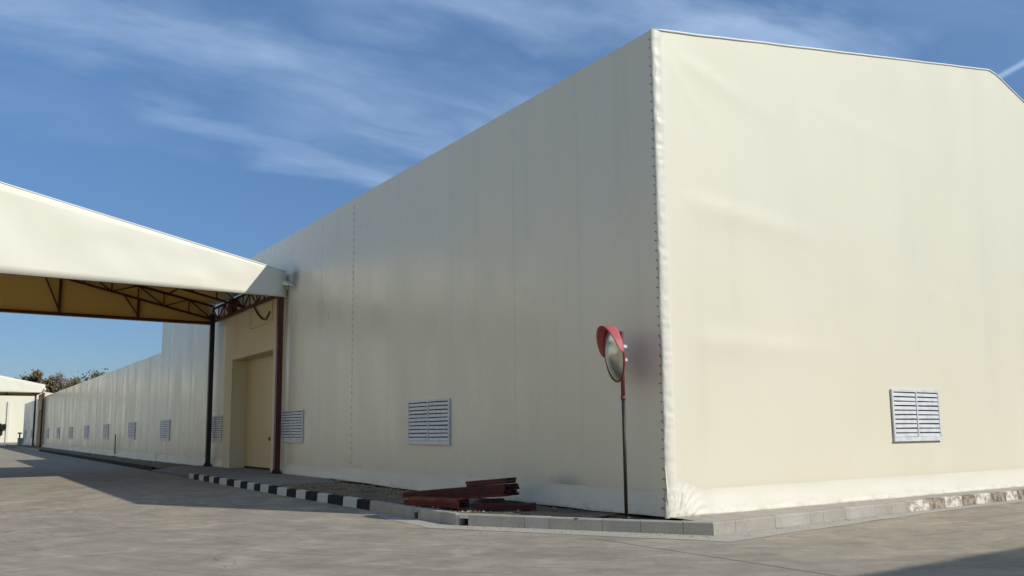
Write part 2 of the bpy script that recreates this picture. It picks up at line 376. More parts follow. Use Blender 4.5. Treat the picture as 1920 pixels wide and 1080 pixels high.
def kerb():
    mats = [M_kerb, M_kerbl, M_kblack, M_kwhite, M_fwhite, M_fbrown, M_hollow]
    b = MB()
    def stone(seg, t0, t1, m, slot=False, zt=None):
        o0, o1, i0, i1 = KO[seg], KO[seg+1], KI[seg], KI[seg+1]
        L = (o1-o0).length; e = .004/L
        a, c = o0.lerp(o1, t0+e), o0.lerp(o1, t1-e); d, f = i0.lerp(i1, t0+e), i0.lerp(i1, t1-e)
        n = (a-d).normalized()
        z = KTOP+random.uniform(-.006, .006)+(rz(a.y) if a.y > 12 else 0)*.6; ch = .018
        def prof(o, i):
            return [o+Vector((0, 0, -.15)), o+Vector((0, 0, z-ch))-n*.02, o-n*(.02+ch)+Vector((0, 0, z)), i+Vector((0, 0, z)), i+Vector((0, 0, -.15))]
        p, q = prof(a, d), prof(c, f)
        if slot:
            p[0].z = q[0].z = p[4].z = q[4].z = z-.075
        for j in range(5):
            b.face([p[j], q[j], q[(j+1) % 5], p[(j+1) % 5]][::-1], m)
        b.face(p, m); b.face(q[::-1], m)
        if slot:
            d2, f2 = d-n*.01, f-n*.01
            b.face([d2+Vector((0,0,-.1)), f2+Vector((0,0,-.1)), f2+Vector((0,0,z-.07)), d2+Vector((0,0,z-.07))], 6)
            b.face([a+Vector((0,0,.012)), c+Vector((0,0,.012)), f2+Vector((0,0,.012)), d2+Vector((0,0,.012))], 6)
    # painted run along the side wall (measured joints, from the far end)
    L0 = (KO[1]-KO[0]).length
    edges = [22.3, 21.6, 20.84, 20.18, 19.41, 18.87, 18.15, 17.28, 16.45, 15.77, 15.07, 14.4, 13.81, 13.09, 12.33, 11.56, 10.84, 10.15, 9.35, 8.67, 7.74, 6.97, 6.28]
    for k in range(len(edges)-1):
        t0 = (22.3-edges[k])/(22.3-6.2); t1 = (22.3-edges[k+1])/(22.3-6.2)
        stone(0, t0, t1, 2 if k % 2 else 3)
    stone(0, (22.3-6.28)/(22.3-6.2), 1, 0)
    def run(seg, cuts, slots=(), ms=None):
        L = (KO[seg+1]-KO[seg]).length
        for k in range(len(cuts)-1):
            m = ms[k] if ms else (1 if random.random() < .3 else 0)
            stone(seg, cuts[k]/L, cuts[k+1]/L, m, k in slots)
    L1 = (KO[2]-KO[1]).length
    run(1, [0, 1.0, 2.05, 2.2, 3.1, L1], (2,), [0, 0, 0, 1, 0])
    L2 = (KO[3]-KO[2]).length
    run(2, [0, .08, .26, .9, 1.35, 1.8, 2.75, 3.4, 4.1, L2], (1,), [1, 0, 0, 0, 1, 0, 0, 0, 0])
    L3 = (KO[4]-KO[3]).length
    run(3, [0, .55, 1.6, 2.6, 3.0, 3.7, 4.7, 5.3, L3], (), [0, 0, 1, 0, 0, 1, 0, 0])
    L4 = (KO[5]-KO[4]).length
    run(4, [0, .08, .85, 1.45, 2.15, 2.72, 3.4, 4.1, 4.65, 5.3, 5.9, 6.6, 7.3, 9, 11, 13, 16, 19, L4], (), [0, 4, 5, 4, 5, 4, 5, 4, 5, 4, 5, 4, 0, 1, 0, 1, 0, 0])
    struct(b.build('kerb', mats), 'concrete kerb with black and white painted stones along the verge', 'kerb')
    g = MB(); off = .5
    gp = [Vector((*p, 0)) for p in [(-3.05, 6.0), (-3.3, 2.5), (-.65, -1.95), (5.5, -1.42), (27, -1.0)]]
    kk = [KO[1], KO[2], KO[3], KO[4], KO[5]]
    for i in range(4):
        n = 10
        for j in range(n):
            t, u = j/n, (j+1)/n
            w = lambda s, q: kk[i].lerp(kk[i+1], s).lerp(gp[i].lerp(gp[i+1], s), 1+.25*N(s*5+i*3, q))
            g.face([kk[i].lerp(kk[i+1], t)+Vector((0, 0, .005)), w(t, 1)+Vector((0, 0, .005)), w(u, 1)+Vector((0, 0, .005)), kk[i].lerp(kk[i+1], u)+Vector((0, 0, .005))])
    struct(g.build('gutter_strip', M_gutter), 'pale cement strip along the foot of the corner kerb', 'gutter')
    f = MB(); ys = frange(29.9, 128, 1.4)
    for k in range(len(ys)-1):
        y0, y1 = ys[k]+.005, ys[k+1]-.005
        m = 2 if k < 36 else 0
        z0 = rz(y0)
        f.hexa([(-2.42, y0, z0-.2), (-2.26, y0, z0-.2), (-2.26, y1, z0-.2), (-2.42, y1, z0-.2), (-2.40, y0, z0+.17), (-2.26, y0, z0+.17), (-2.26, y1, z0+.17), (-2.40, y1, z0+.17)], m)
    struct(f.build('far_kerb', mats), 'dark kerb along the verge of the low warehouse', 'kerb')
kerb()

def kin(y):
    """x of the inner kerb edge at a given y"""
    for i in range(len(KI)-1):
        a, b = KI[i], KI[i+1]
        if (a.y-y)*(b.y-y) <= 0 and a.y != b.y: return a.x+(b.x-a.x)*(y-a.y)/(b.y-a.y)
    return KI[0].x
def verge():
    b = MB(); ys = frange(KI[3].y+.01, 16, .16); us = [i/18 for i in range(19)]
    def fn(y, u):
        x0 = kin(y)-.02; x1 = .12 if y > 0 else max(x0+.05, .0); x = x0+(x1-x0)*u
        z = .145+.03*N(x*1.5, y*1.5)+.022*N(x*5, y*5, 3)+.02*sst(8, 14, y)
        return (x, y, z-(.02 if y < 2.4 else 0))
    b.grid(ys, us, fn)
    struct(b.build('verge', M_soil, smooth=True), 'dry brown gravelly soil between kerb and side wall', 'verge')
    f = MB(); f.grid(frange(29.9, 128, 1.0), [i/6 for i in range(7)], lambda y, u: (-2.3+2.4*u, y, max(rz(y), vz(y)-.02)+.05+.04*N(u*4, y*.9)))
    struct(f.build('far_verge', M_soil, smooth=True), 'dark soil strip along the foot of the low warehouse', 'verge')
    s = MB()
    def gn(x, u):
        yk = kyin(x)-.01; return (x, yk+(.12-yk)*u, .155+.012*N(x*2, u*3)+.03*u)
    s.grid(frange(-.02, 26, .3), [i/5 for i in range(6)], gn)
    struct(s.build('footing_strip', M_strip, smooth=True), 'rough beige concrete strip under the gable wall', 'pavement')
    a = MB()
    def ap(y, u):
        x = -2.46+2.9*u; z = .24+.0*u
        edge = sst(.45, 0, u)
        if y > 22.3: z -= edge*(.24-rz(y)-.02)*sst(22.3, 23, y)*(1-sst(29.0, 29.9, y)*.2)
        else: z -= .03*edge
        z -= .075*sst(14.9, 13.6, y)
        return (x-.1*0+(.0 if u else 0), y+.9*(u-.5)*sst(16, 13, y), z+.004*N(x*3, y*2))
    a.grid(frange(13.6, 29.9, .35), [i/10 for i in range(11)], ap)
    struct(a.build('apron', M_slab, smooth=True), 'grey concrete apron in front of the recessed door', 'pavement')
def kyin(x):
    for i in range(3, len(KI)-1):
        a, b = KI[i], KI[i+1]
        if a.x <= x <= b.x: return a.y+(b.y-a.y)*(x-a.x)/(b.x-a.x)
    return KI[3].y
verge()
def gravel():
    b = MB(); rnd = random.Random(3)
    for k in range(1500):
        y = 2.4+12.2*rnd.random()**.8; x0 = kin(y)
        x = x0+.05+(-.1-x0)*rnd.random(); r = .012+.03*rnd.random()**3
        if rnd.random() < .02: r = .05
        c = Vector((x, y, .15+.025*N(x*1.5, y*1.5)+.02*sst(8, 14, y)+r*.2)); a0 = rnd.random()*6
        top = c+Vector((rnd.uniform(-.3, .3)*r, rnd.uniform(-.3, .3)*r, r*rnd.uniform(.6, 1)))
        ring = [c+Vector((math.cos(a0+i*1.2566)*r*rnd.uniform(.8, 1.4), math.sin(a0+i*1.2566)*r*rnd.uniform(.8, 1.4), -r*.2)) for i in range(5)]
        i0 = len(b.v); b.v += [tuple(top)]+[tuple(p) for p in ring]
        for i in range(5): b.f.append((i0, i0+1+i, i0+1+(i+1) % 5)); b.m.append(0)
    for k in range(420):   # grit swept against the kerb foot
        i = rnd.choice([0, 1, 1, 2, 2, 2, 3, 3, 4]); t = rnd.random() if i < 4 else rnd.random()*.5
        o = KO[i].lerp(KO[i+1], t); dd = (KO[i+1]-KO[i]).normalized(); nn = Vector((dd.y, -dd.x, 0))
        c = o+nn*(.03+abs(rnd.gauss(0, .35))); r = .006+.012*rnd.random()**3; c.z = rz(c.y)+.006
        a0 = rnd.random()*6; i0 = len(b.v)
        b.v += [tuple(c+Vector((0, 0, r)))]+[tuple(c+Vector((math.cos(a0+q*1.2566)*r*rnd.uniform(.8, 1.5), math.sin(a0+q*1.2566)*r*rnd.uniform(.8, 1.5), 0))) for q in range(5)]
        for q in range(5): b.f.append((i0, i0+1+q, i0+1+(q+1) % 5)); b.m.append(0)
    tag(b.build('gravel', M_stone), 'loose pale stones scattered over the soil verge and along the kerb', 'gravel', kind='stuff')
gravel()

# ------------------------------------------------------------------ louvre vent (built once, copied)
def vent_meshes(w, h):
    f = MB(); t = .055; y0 = -.016; y1 = .022
    f.box((-w/2, y0, -h/2), (-w/2+t, y1, h/2)); f.box((w/2-t, y0, -h/2), (w/2, y1, h/2))
    f.box((-w/2+t, y0, h/2-t), (w/2-t, y1, h/2)); f.box((-w/2+t, y0, -h/2), (w/2-t, y1, -h/2+t*1.3))
    f.box((-.02, y0-.004, -h/2+t*1.3), (.02, y1-.01, h/2-t))
    f.box((-w/2-.02, y0-.012, -h/2-.025), (w/2+.02, y0+.02, -h/2-.001))
    f.face([(-w/2+t, .006, -h/2+t), (w/2-t, .006, -h/2+t), (w/2-t, .025, h/2-t), (-w/2+t, .025, h/2-t)], 1)
    s = MB(); n = 10; zz0 = -h/2+t*1.3; dz = (h-t*2.3)/n
    for k in range(n):
        z = zz0+dz*k
        for a, c in ((-w/2+t+.002, -.032), (.032, w/2-t-.002)):
            j = random.uniform(-.006, .006)
            s.hexa([(a, -.012, z+.004), (c, -.012, z+.004+j), (c, -.006, z+.004+j), (a, -.006, z+.004), (a, -.003, z+dz*.76), (c, -.003, z+dz*.76+j), (c, .003, z+dz*.76+j), (a, .003, z+dz*.76)])
    return f, s
def make_vent(w, h):
    f, s = vent_meshes(w, h)
    fo = f.build('louvre_vent', [M_louvre, M_hollow]); so = s.build('slats', M_louvre, fo, local=True)
    return fo
VS = make_vent(2.2, 1.12); VG = make_vent(1.92, 1.13)
def place_vent(src, parent, loc, rot, first):
    o = src if first else copy_tree(src)
    o.parent = parent; o.location = Vector(loc)-wloc(parent); o.rotation_euler = (0, 0, rot)

# ------------------------------------------------------------------ big warehouse
EZ = 9.03
def roofz(x): return EZ+.1815*x if x < 12.85 else EZ+.1815*12.85-.30*(x-12.85)
WX = 20.6; WY = 40.4
PY0, PY1, PZ = 19.75, 27.0, 6.85
def calm(u, z, centres, w=1.15):
    for c in centres:
        if abs(u-c) < w+.6: return 1-sst(w+.6, w, abs(u-c))*sst(1.2, .65, abs(z-1.94))
    return 1
def sidefold(y, z, amp):
    return calm(y, z, (8.43, 18.5, 28.5, 38.6))*amp*(.9*N(y*.45, z*.03, 5)+.55*N(y*1.3, z*.06, 9)+.25*N(y*3.1, z*.1, 2))*sst(EZ, EZ-1.2, z)
big = thing('tent_warehouse', 'tall cream tent warehouse with sunlit gable end and long shaded side', 'warehouse', (0, 0, .15))
def big_house():
    hole = lambda y, z: PY0+.2 < y < PY1-.2 and z < PZ-.3
    w = MB(); w.grid(frange(0, WY, .2), frange(.2, EZ, .34), lambda y, z: (-sidefold(y, z, .03 if y < 20 else .045), y, z), hole)
    w.build('side_wall', M_wall, big, smooth=True)
    # creases in the gable cloth: (x0,z0,x1,z1,height,width)
    creases = [(.8, 5.95, 4.2, 5.75, .022, .3), (.9, 3.35, 4.5, 3.3, .02, .3), (.6, 8.75, 3.2, 8.15, .014, .2), (.3, 8.7, 1.6, 7.4, .008, .14), (4.5, 8.6, 9.5, 8.3, .006, .3), (6, 5.0, 12, 4.6, .005, .35)]
    def gd(x, z):
        d = .03*N(x*.3, z*.25, 4)+.008*N(x*.9, z*.5, 8)
        for x0, z0, x1, z1, h, wd in creases:
            L = math.hypot(x1-x0, z1-z0); t = ((x-x0)*(x1-x0)+(z-z0)*(z1-z0))/L/L
            s = ((z-z0)*(x1-x0)-(x-x0)*(z1-z0))/L
            if -.1 < t < 1.3: d += h*math.exp(-(s/wd)**2 if s < 0 else -(s/(wd*.35))**2)*sst(-.1, .15, t)*sst(1.3, .6, t)
        # gathers pulling towards the two corners of the cloth
        for cx, cz, rr, n, h in ((0, .1, 1.3, 16, .022), (0, 9.03, 1.2, 14, .008)):
            r = math.hypot(x-cx, z-cz); a = math.atan2(z-cz, x-cx)
            if r < rr: d += h*math.sin(a*n+2*N(a*2, r))*sst(rr, .25, r)*sst(0, .3, r)
        return calm(x, z, (7.93, 17.0), 1.0)*d*sst(0, .5, x)*(.35+.65*sst(0, .6, roofz(x)-z))
    g = MB(); us = frange(0, 2, .06)[:-1]+frange(2, WX, .22); vs = [i/70 for i in range(71)]
    def gf(x, v):
        z = .2+(roofz(x)-.2)*v; return (x, -gd(x, z)-.004, z)
    g.grid(us, vs, gf); g.build('gable_wall', M_gable, big, smooth=True)
    r = MB()
    r.grid([.05, 3, 6, 9, 12.85, 15, 18, WX+.03], frange(.02, WY+.02, 2.5), lambda x, y: (x, y, roofz(max(0, x))-.012-.03*math.sin(math.pi*((y/5) % 1))))
    r.build('roof', M_gable, big, smooth=True, solid=.03)
    # far and back walls close the volume
    k = MB(); k.grid([0, 3, 6, 9, 12.85, 16, WX], [0, .5, 1], lambda x, v: (x, WY, .1+(roofz(x)-.1)*v)); k.grid([0, 20, WY], [0, 1], lambda y, v: (WX, y, .1+(roofz(WX)-.1)*v))
    k.build('rear_walls', M_gable, big)
    # edge webbing along the gable slopes
    e = MB(); e.tube([(x, -.016, roofz(x)+.01+.012*N(x*1.1)) for x in frange(0, WX, .4)],   .02, 8)
    e.build('edge_webbing', M_trim, big, smooth=True)
    ev = MB(); ev.tube([(.03, y, EZ-.02) for y in frange(.02, WY, 1)], .03, 6); ev.build('eave_tube', M_wall, big, smooth=True)
    # padded corner sleeve with lacing
    c = MB(); zs = frange(.16, EZ, .045); na = 10
    i0 = len(c.v)
    def cs(z, j):
        a = math.pi*(j/na)
        wob = 1+.28*N(z*5.2, 3)+.25*N(z*14, 7)
        wd = .125+.05*sst(.9, .2, z); bx = wd+(.0+.02*N(z*1.2))
        fl = sst(.75, .15, z); return (bx-math.cos(a)*wd*(1.08+.2*fl)-.035*fl, -.012-.05*fl-(.055+.02*fl)*wob*math.sin(a)-.012*N(z*9, j*.8), z)
    c.grid(zs, list(range(na+1)), cs); c.build('corner_sleeve', M_band, big, smooth=True)
    l = MB(); z = .3; pts = []
    while z < EZ-.1:
        dz = random.uniform(-.02, .02)
        jj = random.uniform(0, .03)
        pts += [(.05, -.02, z-.05), (.0, -.004, z+dz), (-.022-.08*sst(.6, .2, z), .012, z+.02), (-.022-.08*sst(.6, .2, z), .022+jj*.6, z+.02), (.03, .022+jj, z+.05)]
        z += .168+random.uniform(-.015, .015)
    l.tube(pts, .0052, 5)
    l.build('corner_lacing', M_lace, big)
    # skirts
    s = MB(); us = frange(-.02, 1.4, .015)[:-1]+frange(1.4, WX, .25); vs = [i/26 for i in range(27)]
    def sk(x, v):
        zt = .615+.42*max(0, 1-x/.95)**1.6; zb = .165+.012*N(x*.7)
        z = zb+(zt-zb)*v; out = .03+.13*(1-v)**1.3
        a = math.atan2(z-.0, x+.05); r = math.hypot(x, z)
        pl = (.016*math.sin(a*38+4*N(r*2, a))+.014*math.sin(a*17+2*N(r*3, a*2))+.012*N(x*9, z*9))*sst(1.1, .3, r)*sst(.02, .2, r) if r < 1.1 else 0
        out = out*(.5+.5*sst(0, .5, x))+pl+.012*N(x*1.7, z*3)+.02*math.exp(-((v-.07)/.05)**2)
        return (x, -out-.02, z)
    s.grid(us, vs, sk); s.build('gable_skirt', M_band, big, smooth=True)
    q = MB(); ys = frange(0.02, WY, .15)
    def sl(y, v):
        base = .17+.07*sst(9, 14, y)-.05*sst(22, 34, y)
        zb = base+.02*N(y*.8); z = zb+(.605-zb)*v
        k = sst(0, .8, y); return (-.006-.016*k-.075*(1-v)**1.2*k-k*.018*N(y*1.1, v)-k*.01*N(y*4, v*2)-k*.012*math.exp(-((v-.12)/.05)**2)-max(0, sidefold(y, .6, .03)), y, z)
    q.grid(ys, [i/10 for i in range(11)], sl, lambda y, v: PY0+.1 < y < PY1-.1)
    q.build('side_skirt', M_band, big, smooth=True)
    # vertical weld seams, the third one stitched
    for y, wd in ((2.22, .035), (4.54, .06), (10.9, .04), (13.35, .07), (16.0, .04), (18.9, .06), (33.4, .06), (38.4, .05)):
        m = MB()
        m.grid([-.5, .5], frange(.2, EZ, .34)[2:], lambda u, z: (-sidefold(y+u*wd, z, .03 if y < 20 else .045)-.002, y+u*wd, z)); m.build('wall_seam', M_seam, big, smooth=True)
    t = MB(); z = .75; pts = []
    while z < EZ-.2:
        x = -sidefold(13.35, z, .03)
        pts += [(x+.03, 13.33, z-.06), (x-.012, 13.335, z), (x-.012, 13.37, z+.05), (x+.03, 13.37, z+.1)]; z += .21
    t.tube(pts, .0048, 4)
    t.build('seam_stitching', M_lace, big)
    for i, y in enumerate((8.43, 18.5, 28.5, 38.6)): place_vent(VS, big, (-.036, y, 1.94), -math.pi/2, i == 0)
    for i, x in enumerate((7.93, 17.0)): place_vent(VG, big, (x, -.04, 1.96), 0, i == 0)
big_house()

def portal(parent, py0, py1, z0, deep):
    X = -.1; oy0, oy1, oz = 20.5-19.75+py0, 25.85-19.75+py0, 4.85
    p = MB()
    def q(y0, y1, za, zb): p.box((X, y0, za), (X+.06, y1, zb))
    q(py0, oy0, z0, PZ); q(oy1, py1, z0, PZ); q(oy0, oy1, oz, PZ)
    # returns to the wall and the reveals of the recess
    p.box((X+.06, py0, z0), (.25, py0+.05, PZ)); p.box((X+.06, py1-.05, z0), (.25, py1, PZ))
    p.box((X+.06, oy1, z0), (deep, oy1+.05, oz)); p.box((X+.06, oy0-.05, z0), (deep, oy0, oz)); p.box((X+.06, oy0-.05, oz), (deep, oy1+.05, oz+.05))
    e = p.build('entrance_panel', M_panel, parent, bevel=.012)
    d = MB(); dy0 = oy0+1.85
    d.box((deep-.04, dy0+.03, z0+.12), (deep, oy1-.01, oz-.01)); d.box((deep-.07, dy0+.03, z0+.12), (deep-.04, dy0+.11, oz-.01)); d.box((deep-.07, oy1-.09, z0+.12), (deep-.04, oy1-.01, oz-.01))
    do = d.build('door', M_door, parent)
    h = MB(); h.box((deep-.12, dy0+.14, 1.40), (deep-.07, dy0+.18, 1.55)); h.build('handle', M_black, do)
    s = MB(); s.box((deep-.02, oy0, z0), (deep+.04, dy0+.02, oz-.012)); s.build('door_side_panel', M_door, parent)
    k = MB(); k.box((deep-.03, dy0, z0+.005), (deep+.05, oy1, z0+.12)); k.box((deep-.005, dy0-.03, z0+.12), (deep+.04, dy0+.03, oz-.02)); k.build('threshold_gap', M_hollow, parent)
portal(big, PY0, PY1, .2, .6)
def vent_box():
    b = MB(); y0, y1, z0, z1 = 20.65, 23.35, 5.93, 6.8; X = -.1
    t = .07
    b.box((X-.05, y0, z0), (X-.002, y1, z0+t)); b.box((X-.05, y0, z1-t), (X-.002, y1, z1)); b.box((X-.05, y0, z0+t), (X-.002, y0+t, z1-t)); b.box((X-.05, y1-t, z0+t), (X-.002, y1, z1-t))
    b.box((X-.02, y0+t, z0+t), (X-.002, y1-t, z1-t)); b.box((X-.03, 21.6, z0+t), (X-.02, 21.64, z1-t)); b.box((X-.03, 21.25, z0+t), (X-.02, 21.29, z1-t))
    f = b.build('service_panel', M_panel, big)
    c = MB(); pts = []
    for k in range(17):
        t = k/16; pts.append((X-.08, 22.7-1.9*t, 6.75-.66*math.sin(min(1, t*1.25)*math.pi/2)**.9 + (.25*(t-.8)/.2 if t > .8 else 0)))
    c.tube(pts, .035, 6); c.build('cable', M_black, f, smooth=True)
vent_box()

# ------------------------------------------------------------------ low warehouse beyond
low = thing('low_warehouse', 'long low cream warehouse continuing the shaded wall behind the canopy', 'warehouse', (0, WY, .15))
LZ = 6.42; LY1 = 131.5; LWX = 22.0
def low_house():
    LV = (48.4, 58.5, 68.5, 78.5, 88.4, 98.4, 117.5, 127.5)
    f = lambda y, z: calm(y, z, LV)*.07*(N(y*.5, z*.03, 15)+.7*N(y*1.1, z*.04, 19)+.25*N(y*2.6, 0, 12))*sst(LZ+.3, LZ-.9, z)
    w = MB(); w.grid(frange(WY+.02, LY1, .3), frange(.2, LZ, .4), lambda y, z: (.02-f(y, z), y, z), lambda y, z: 103.3 < y < 110.1 and z < 6.2)
    w.build('side_wall', M_wall, low, smooth=True)
    lr = lambda x: LZ+.17*min(x, LWX-x)
    r = MB(); r.grid([.06, 4, 8, LWX/2, 14, 18, LWX+.03], frange(WY+.05, LY1, 5), lambda x, y: (x, y, LZ+.17*max(0, min(x, LWX-x))-.015)); r.build('roof', M_gable, low, solid=.03)
    k = MB(); k.grid([0, LWX/2, LWX], [0, 1], lambda x, v: (x, LY1, .1+(lr(x)-.1)*v)); k.grid([WY+.1, LY1], [0, 1], lambda y, v: (LWX, y, .1+(lr(LWX)-.1)*v)); k.build('rear_walls', M_gable, low)
    q = MB()
    def sl(y, v):
        zb = max(vz(y), rz(y))+.03+.03*N(y*.4); return (-.03-.09*(1-v)**1.2-.02*N(y*.8, v)-max(0, f(y, .6)), y, zb+(.62+.5*(vz(y)-.15)-zb)*v)
    q.grid(frange(WY+.02, LY1, .4), [0, .1, .2, .4, .6, .8, 1], sl, lambda y, v: 103.5 < y < 109.9); q.build('side_skirt', M_band, low, smooth=True)
    for y in (53.6, 43.5, 63.5, 73.5, 83.4, 93.4):
        m = MB(); m.grid([-.5, .5], frange(.62, LZ-.05, .4), lambda u, z: (.02-f(y+u*.1, z)-.004, y+u*.1, z)); m.build('wall_seam', M_seam, low)
    p = MB(); p.tube([(-.14, 53.4, .4), (-.14, 53.4, 1.75)], .04, 6); p.build('drain_pipe', M_hollow, low)
    for y in (48.4, 58.5, 68.5, 78.5, 88.4, 98.4, 117.5, 127.5): place_vent(VS, low, (-.018, y, 1.96+.0008*(y-48)), -math.pi/2, False)
    portal(low, 103.1, 110.35, .3, .6)
low_house()

# ------------------------------------------------------------------ drive-through canopy
CF, CR = 19.17, 28.75      # front and rear faces
CB, CS = 6.68, .207        # underside height at the faces, roof slope
CT = 7.61; CXR = -24.4     # eave top, far end over the road
def ctop(x): return CT+CS*(-x if x > CXR/2 else x-CXR)
can = thing('drive_canopy', 'near cream gable canopy spanning the road on dark red columns', 'canopy', (-.25, CF, .2), 'drive-through canopies over the road')
def canopy():
    xs = frange(-.13, CXR/2, .35)+frange(CXR/2, CXR, .6)[1:]
    def face(y, sgn, b):
        def fn(x, v):
            zt = ctop(x); z = CB+(zt-CB)*v
            d = .05*N(x*.5, v*1.5, y)+.02*N(x*1.6, v*3, y); return (x, y+sgn*d*sst(0, .2, v)*sst(1, .8, v), z)
        b.grid(xs, [i/10 for i in range(11)], fn)
    f = MB(); face(CF, -1, f); fo = f.build('front_fascia', M_canopy, can, smooth=True, solid=.012)
    e = MB(); e.tube([(x, CF-.006, ctop(x)+.005) for x in xs], .022, 6)
    e.build('edge_webbing', M_trim, fo, smooth=True)
    g = MB(); face(CR, 1, g); g.build('rear_fascia', M_canopy, can, smooth=True, solid=.012)
    r = MB(); r.grid(xs, frange(CF, CR, .6), lambda x, y: (x, y, ctop(x)+.012+.02*N(x*.6, y*.6)-.05*abs(math.sin((y-CF)/(CR-CF)*2*math.pi)))); r.build('roof', M_canopy, can, smooth=True, solid=.012)
    ln = MB(); ln.grid([x for x in xs if CXR+.2 < x < -.2], [i/8 for i in range(9)], lambda x, v: (x, CR-.085-.015*N(x*.7, v*2), CB+.02+(ctop(x)-CB-.09)*v)); ln.build('rear_glow_sheet', M_glow, can, smooth=True)  # added sheet inside the rear face, yellow glow put into its colour
    rl = MB(); rl.grid([x for x in xs if CXR+.2 < x < -.2], frange(CF+.05, CR-.06, .8), lambda x, y: (x, y, ctop(x)-.055)); rl.build('roof_glow_sheet', M_glow, can, smooth=True)  # added sheet under the roof, same painted glow
    # flashing to the warehouse wall
    w = MB(); w.hexa([(-.25, 18.55, 7.02), (-.04, 18.5, 6.98), (-.04, 19.2, 7.12), (-.25, 19.2, 7.12), (-.25, 18.55, 7.06), (-.04, 18.5, 7.02), (-.04, 19.2, 7.3), (-.25, 19.2, 7.3)])
    w.box((-.13, 19.2, CB+.3), (-.02, CR, CB+.42)); w.build('wall_flashing', M_band, can)
    for y in (CF+.14, CR-.14):
        for x in (-.27, CXR+.2):
            c = MB(); c.box((x-.1, y-.1, .2), (x+.1, y+.1, CB+.5)); c.box((x-.2, y-.2, .2), (x+.2, y+.2, .275))
            for sx in (-1, 1):
                c.face([(x+sx*.1, y-.012, .275), (x+sx*.19, y-.012, .275), (x+sx*.1, y-.012, .45)]); c.face([(x+sx*.1, y+.012, .275), (x+sx*.1, y+.012, .45), (x+sx*.19, y+.012, .275)])
            c.build('column', M_steel if y < 24 else M_black, can, bevel=.01)
    def truss(y, tie, posts):
        b = MB(); th = .62
        for side in (0, 1):
            X = (lambda s: -.27-s*(CXR/-2-.3)) if side == 0 else (lambda s: CXR+.2+s*(CXR/-2-.3))
            n = 11
            top = [Vector((X(i/n), y, ctop(X(i/n))-.12)) for i in range(n+1)]
            bot = [Vector((X(i/n), y, ctop(X(i/n))-.12-th*(1-.25*i/n))) for i in range(n+1)]
            b.bar(top[0], top[-1], .07, .09); b.bar(bot[0], bot[-1], .07, .09)
            for i in range(n):
                if i % 2 == 0: b.bar(bot[i], top[i+1], .045)
                else: b.bar(top[i], bot[i+1], .045)
                b.bar(top[i], bot[i], .045)
            if posts:
                for s in (.27, .53, .78):
                    x = X(s); zt = ctop(x)-.12-th*(1-.25*s); b.bar((x, y, CB+.1), (x, y, zt), .1); b.bar((x, y, CB+.2), (X(s+.055), y, ctop(X(s+.055))-.12-th*.85), .05)
        if tie: b.bar((-.27, y, CB+.07), (CXR+.2, y, CB+.07), .1, .12)
        b.build('roof_truss', M_steel, can)
    truss(CF+.16, True, False); truss((CF+CR)/2, False, False); truss(CR-.16, True, True)
    for x in (-.27, CXR+.2):
        s = MB(); s.bar((x, CF+.2, CB+.12), (x, CR-.2, CB+.12), .09, .1); s.bar((x, CF+.2, CT-.2), (x, CR-.2, CT-.2), .08)
        ys = frange(CF+.2, CR-.2, .95)
        for i in range(len(ys)-1):
            a, c = (CB+.12, CT-.2) if i % 2 else (CT-.2, CB+.12); s.bar((x, ys[i], a), (x, ys[i+1], c), .045)
            s.bar((x, ys[i], CB+.12), (x, ys[i], CT-.2), .04)
        s.box((x-.1, 25.2, CB+.15), (x+.1, 25.8, CT-.15)); s.build('side_truss', M_steel, can)
    for x in frange(-2.2, CXR+2.2, 2.0):
        p = MB(); p.bar((x, CF+.1, ctop(x)-.07), (x, CR-.1, ctop(x)-.07), .06); p.build('purlin', M_steel, can)
canopy()
for o in [can]:
    c2 = copy_tree(o); c2.location = Vector(o.location)+Vector((0, 83.6, .12))
    c2['label'] = 'far cream gable canopy on thin dark columns at the end of the road'

# ------------------------------------------------------------------ other warehouses
def shed(name, label, x0, x1, y0, y1, ez, rzv, axis, base=.0, wm=None):
    t = thing(name, label, 'warehouse', (x0, y0, base)); w = MB()
    if axis == 'y':   # ridge runs along y
        zt = lambda x: ez+(rzv-ez)*(1-abs((x-(x0+x1)/2)/((x1-x0)/2)))
        xs = frange(x0, x1, 1.0)
        for y, sg in ((y0, -1), (y1, 1)): w.grid(xs, [i/8 for i in range(9)], lambda x, v: (x, y+sg*.12*N(x*.25, v)*sst(1, .9, v), base+(zt(x)-base)*v))
        for x in (x0, x1): w.grid(frange(y0, y1, 2), [0, .5, 1], lambda y, v: (x, y, base+(ez-base)*v))
        r = MB(); r.grid([x0-.05, (x0+x1)/2, x1+.05], [y0-.05, y1+.05], lambda x, y: (x, y, zt(min(x1, max(x0, x)))+.02))
    else:
        zt = lambda y: ez+(rzv-ez)*(1-abs((y-(y0+y1)/2)/((y1-y0)/2)))
        for x in (x0, x1): w.grid(frange(y0, y1, 1.0), [i/8 for i in range(9)], lambda y, v: (x, y, base+(zt(y)-base)*v))
        for y in (y0, y1): w.grid(frange(x0, x1, 2), [0, .5, 1], lambda x, v: (x, y, base+(ez-base)*v))
        r = MB(); r.grid([x0-.05, x1+.05], [y0-.05, (y0+y1)/2, y1+.05], lambda x, y: (x, y, zt(min(y1, max(y0, y)))+.02))
    w.build('wall', wm or M_gable, t, smooth=False); r.build('roof', M_gable, t, solid=.04)
    return t
far = shed('tent_warehouse', 'distant sunlit cream warehouse end wall seen under the far canopy', -22, 22, 205, 260, 9.5, 13.2, 'y', .35)
for x in (2.35, -6):
    fs = MB(); fs.box((x-.25, 204.6, .4), (x+.25, 204.99, 9.4)); fs.build('wall_pilaster', M_seam, far)
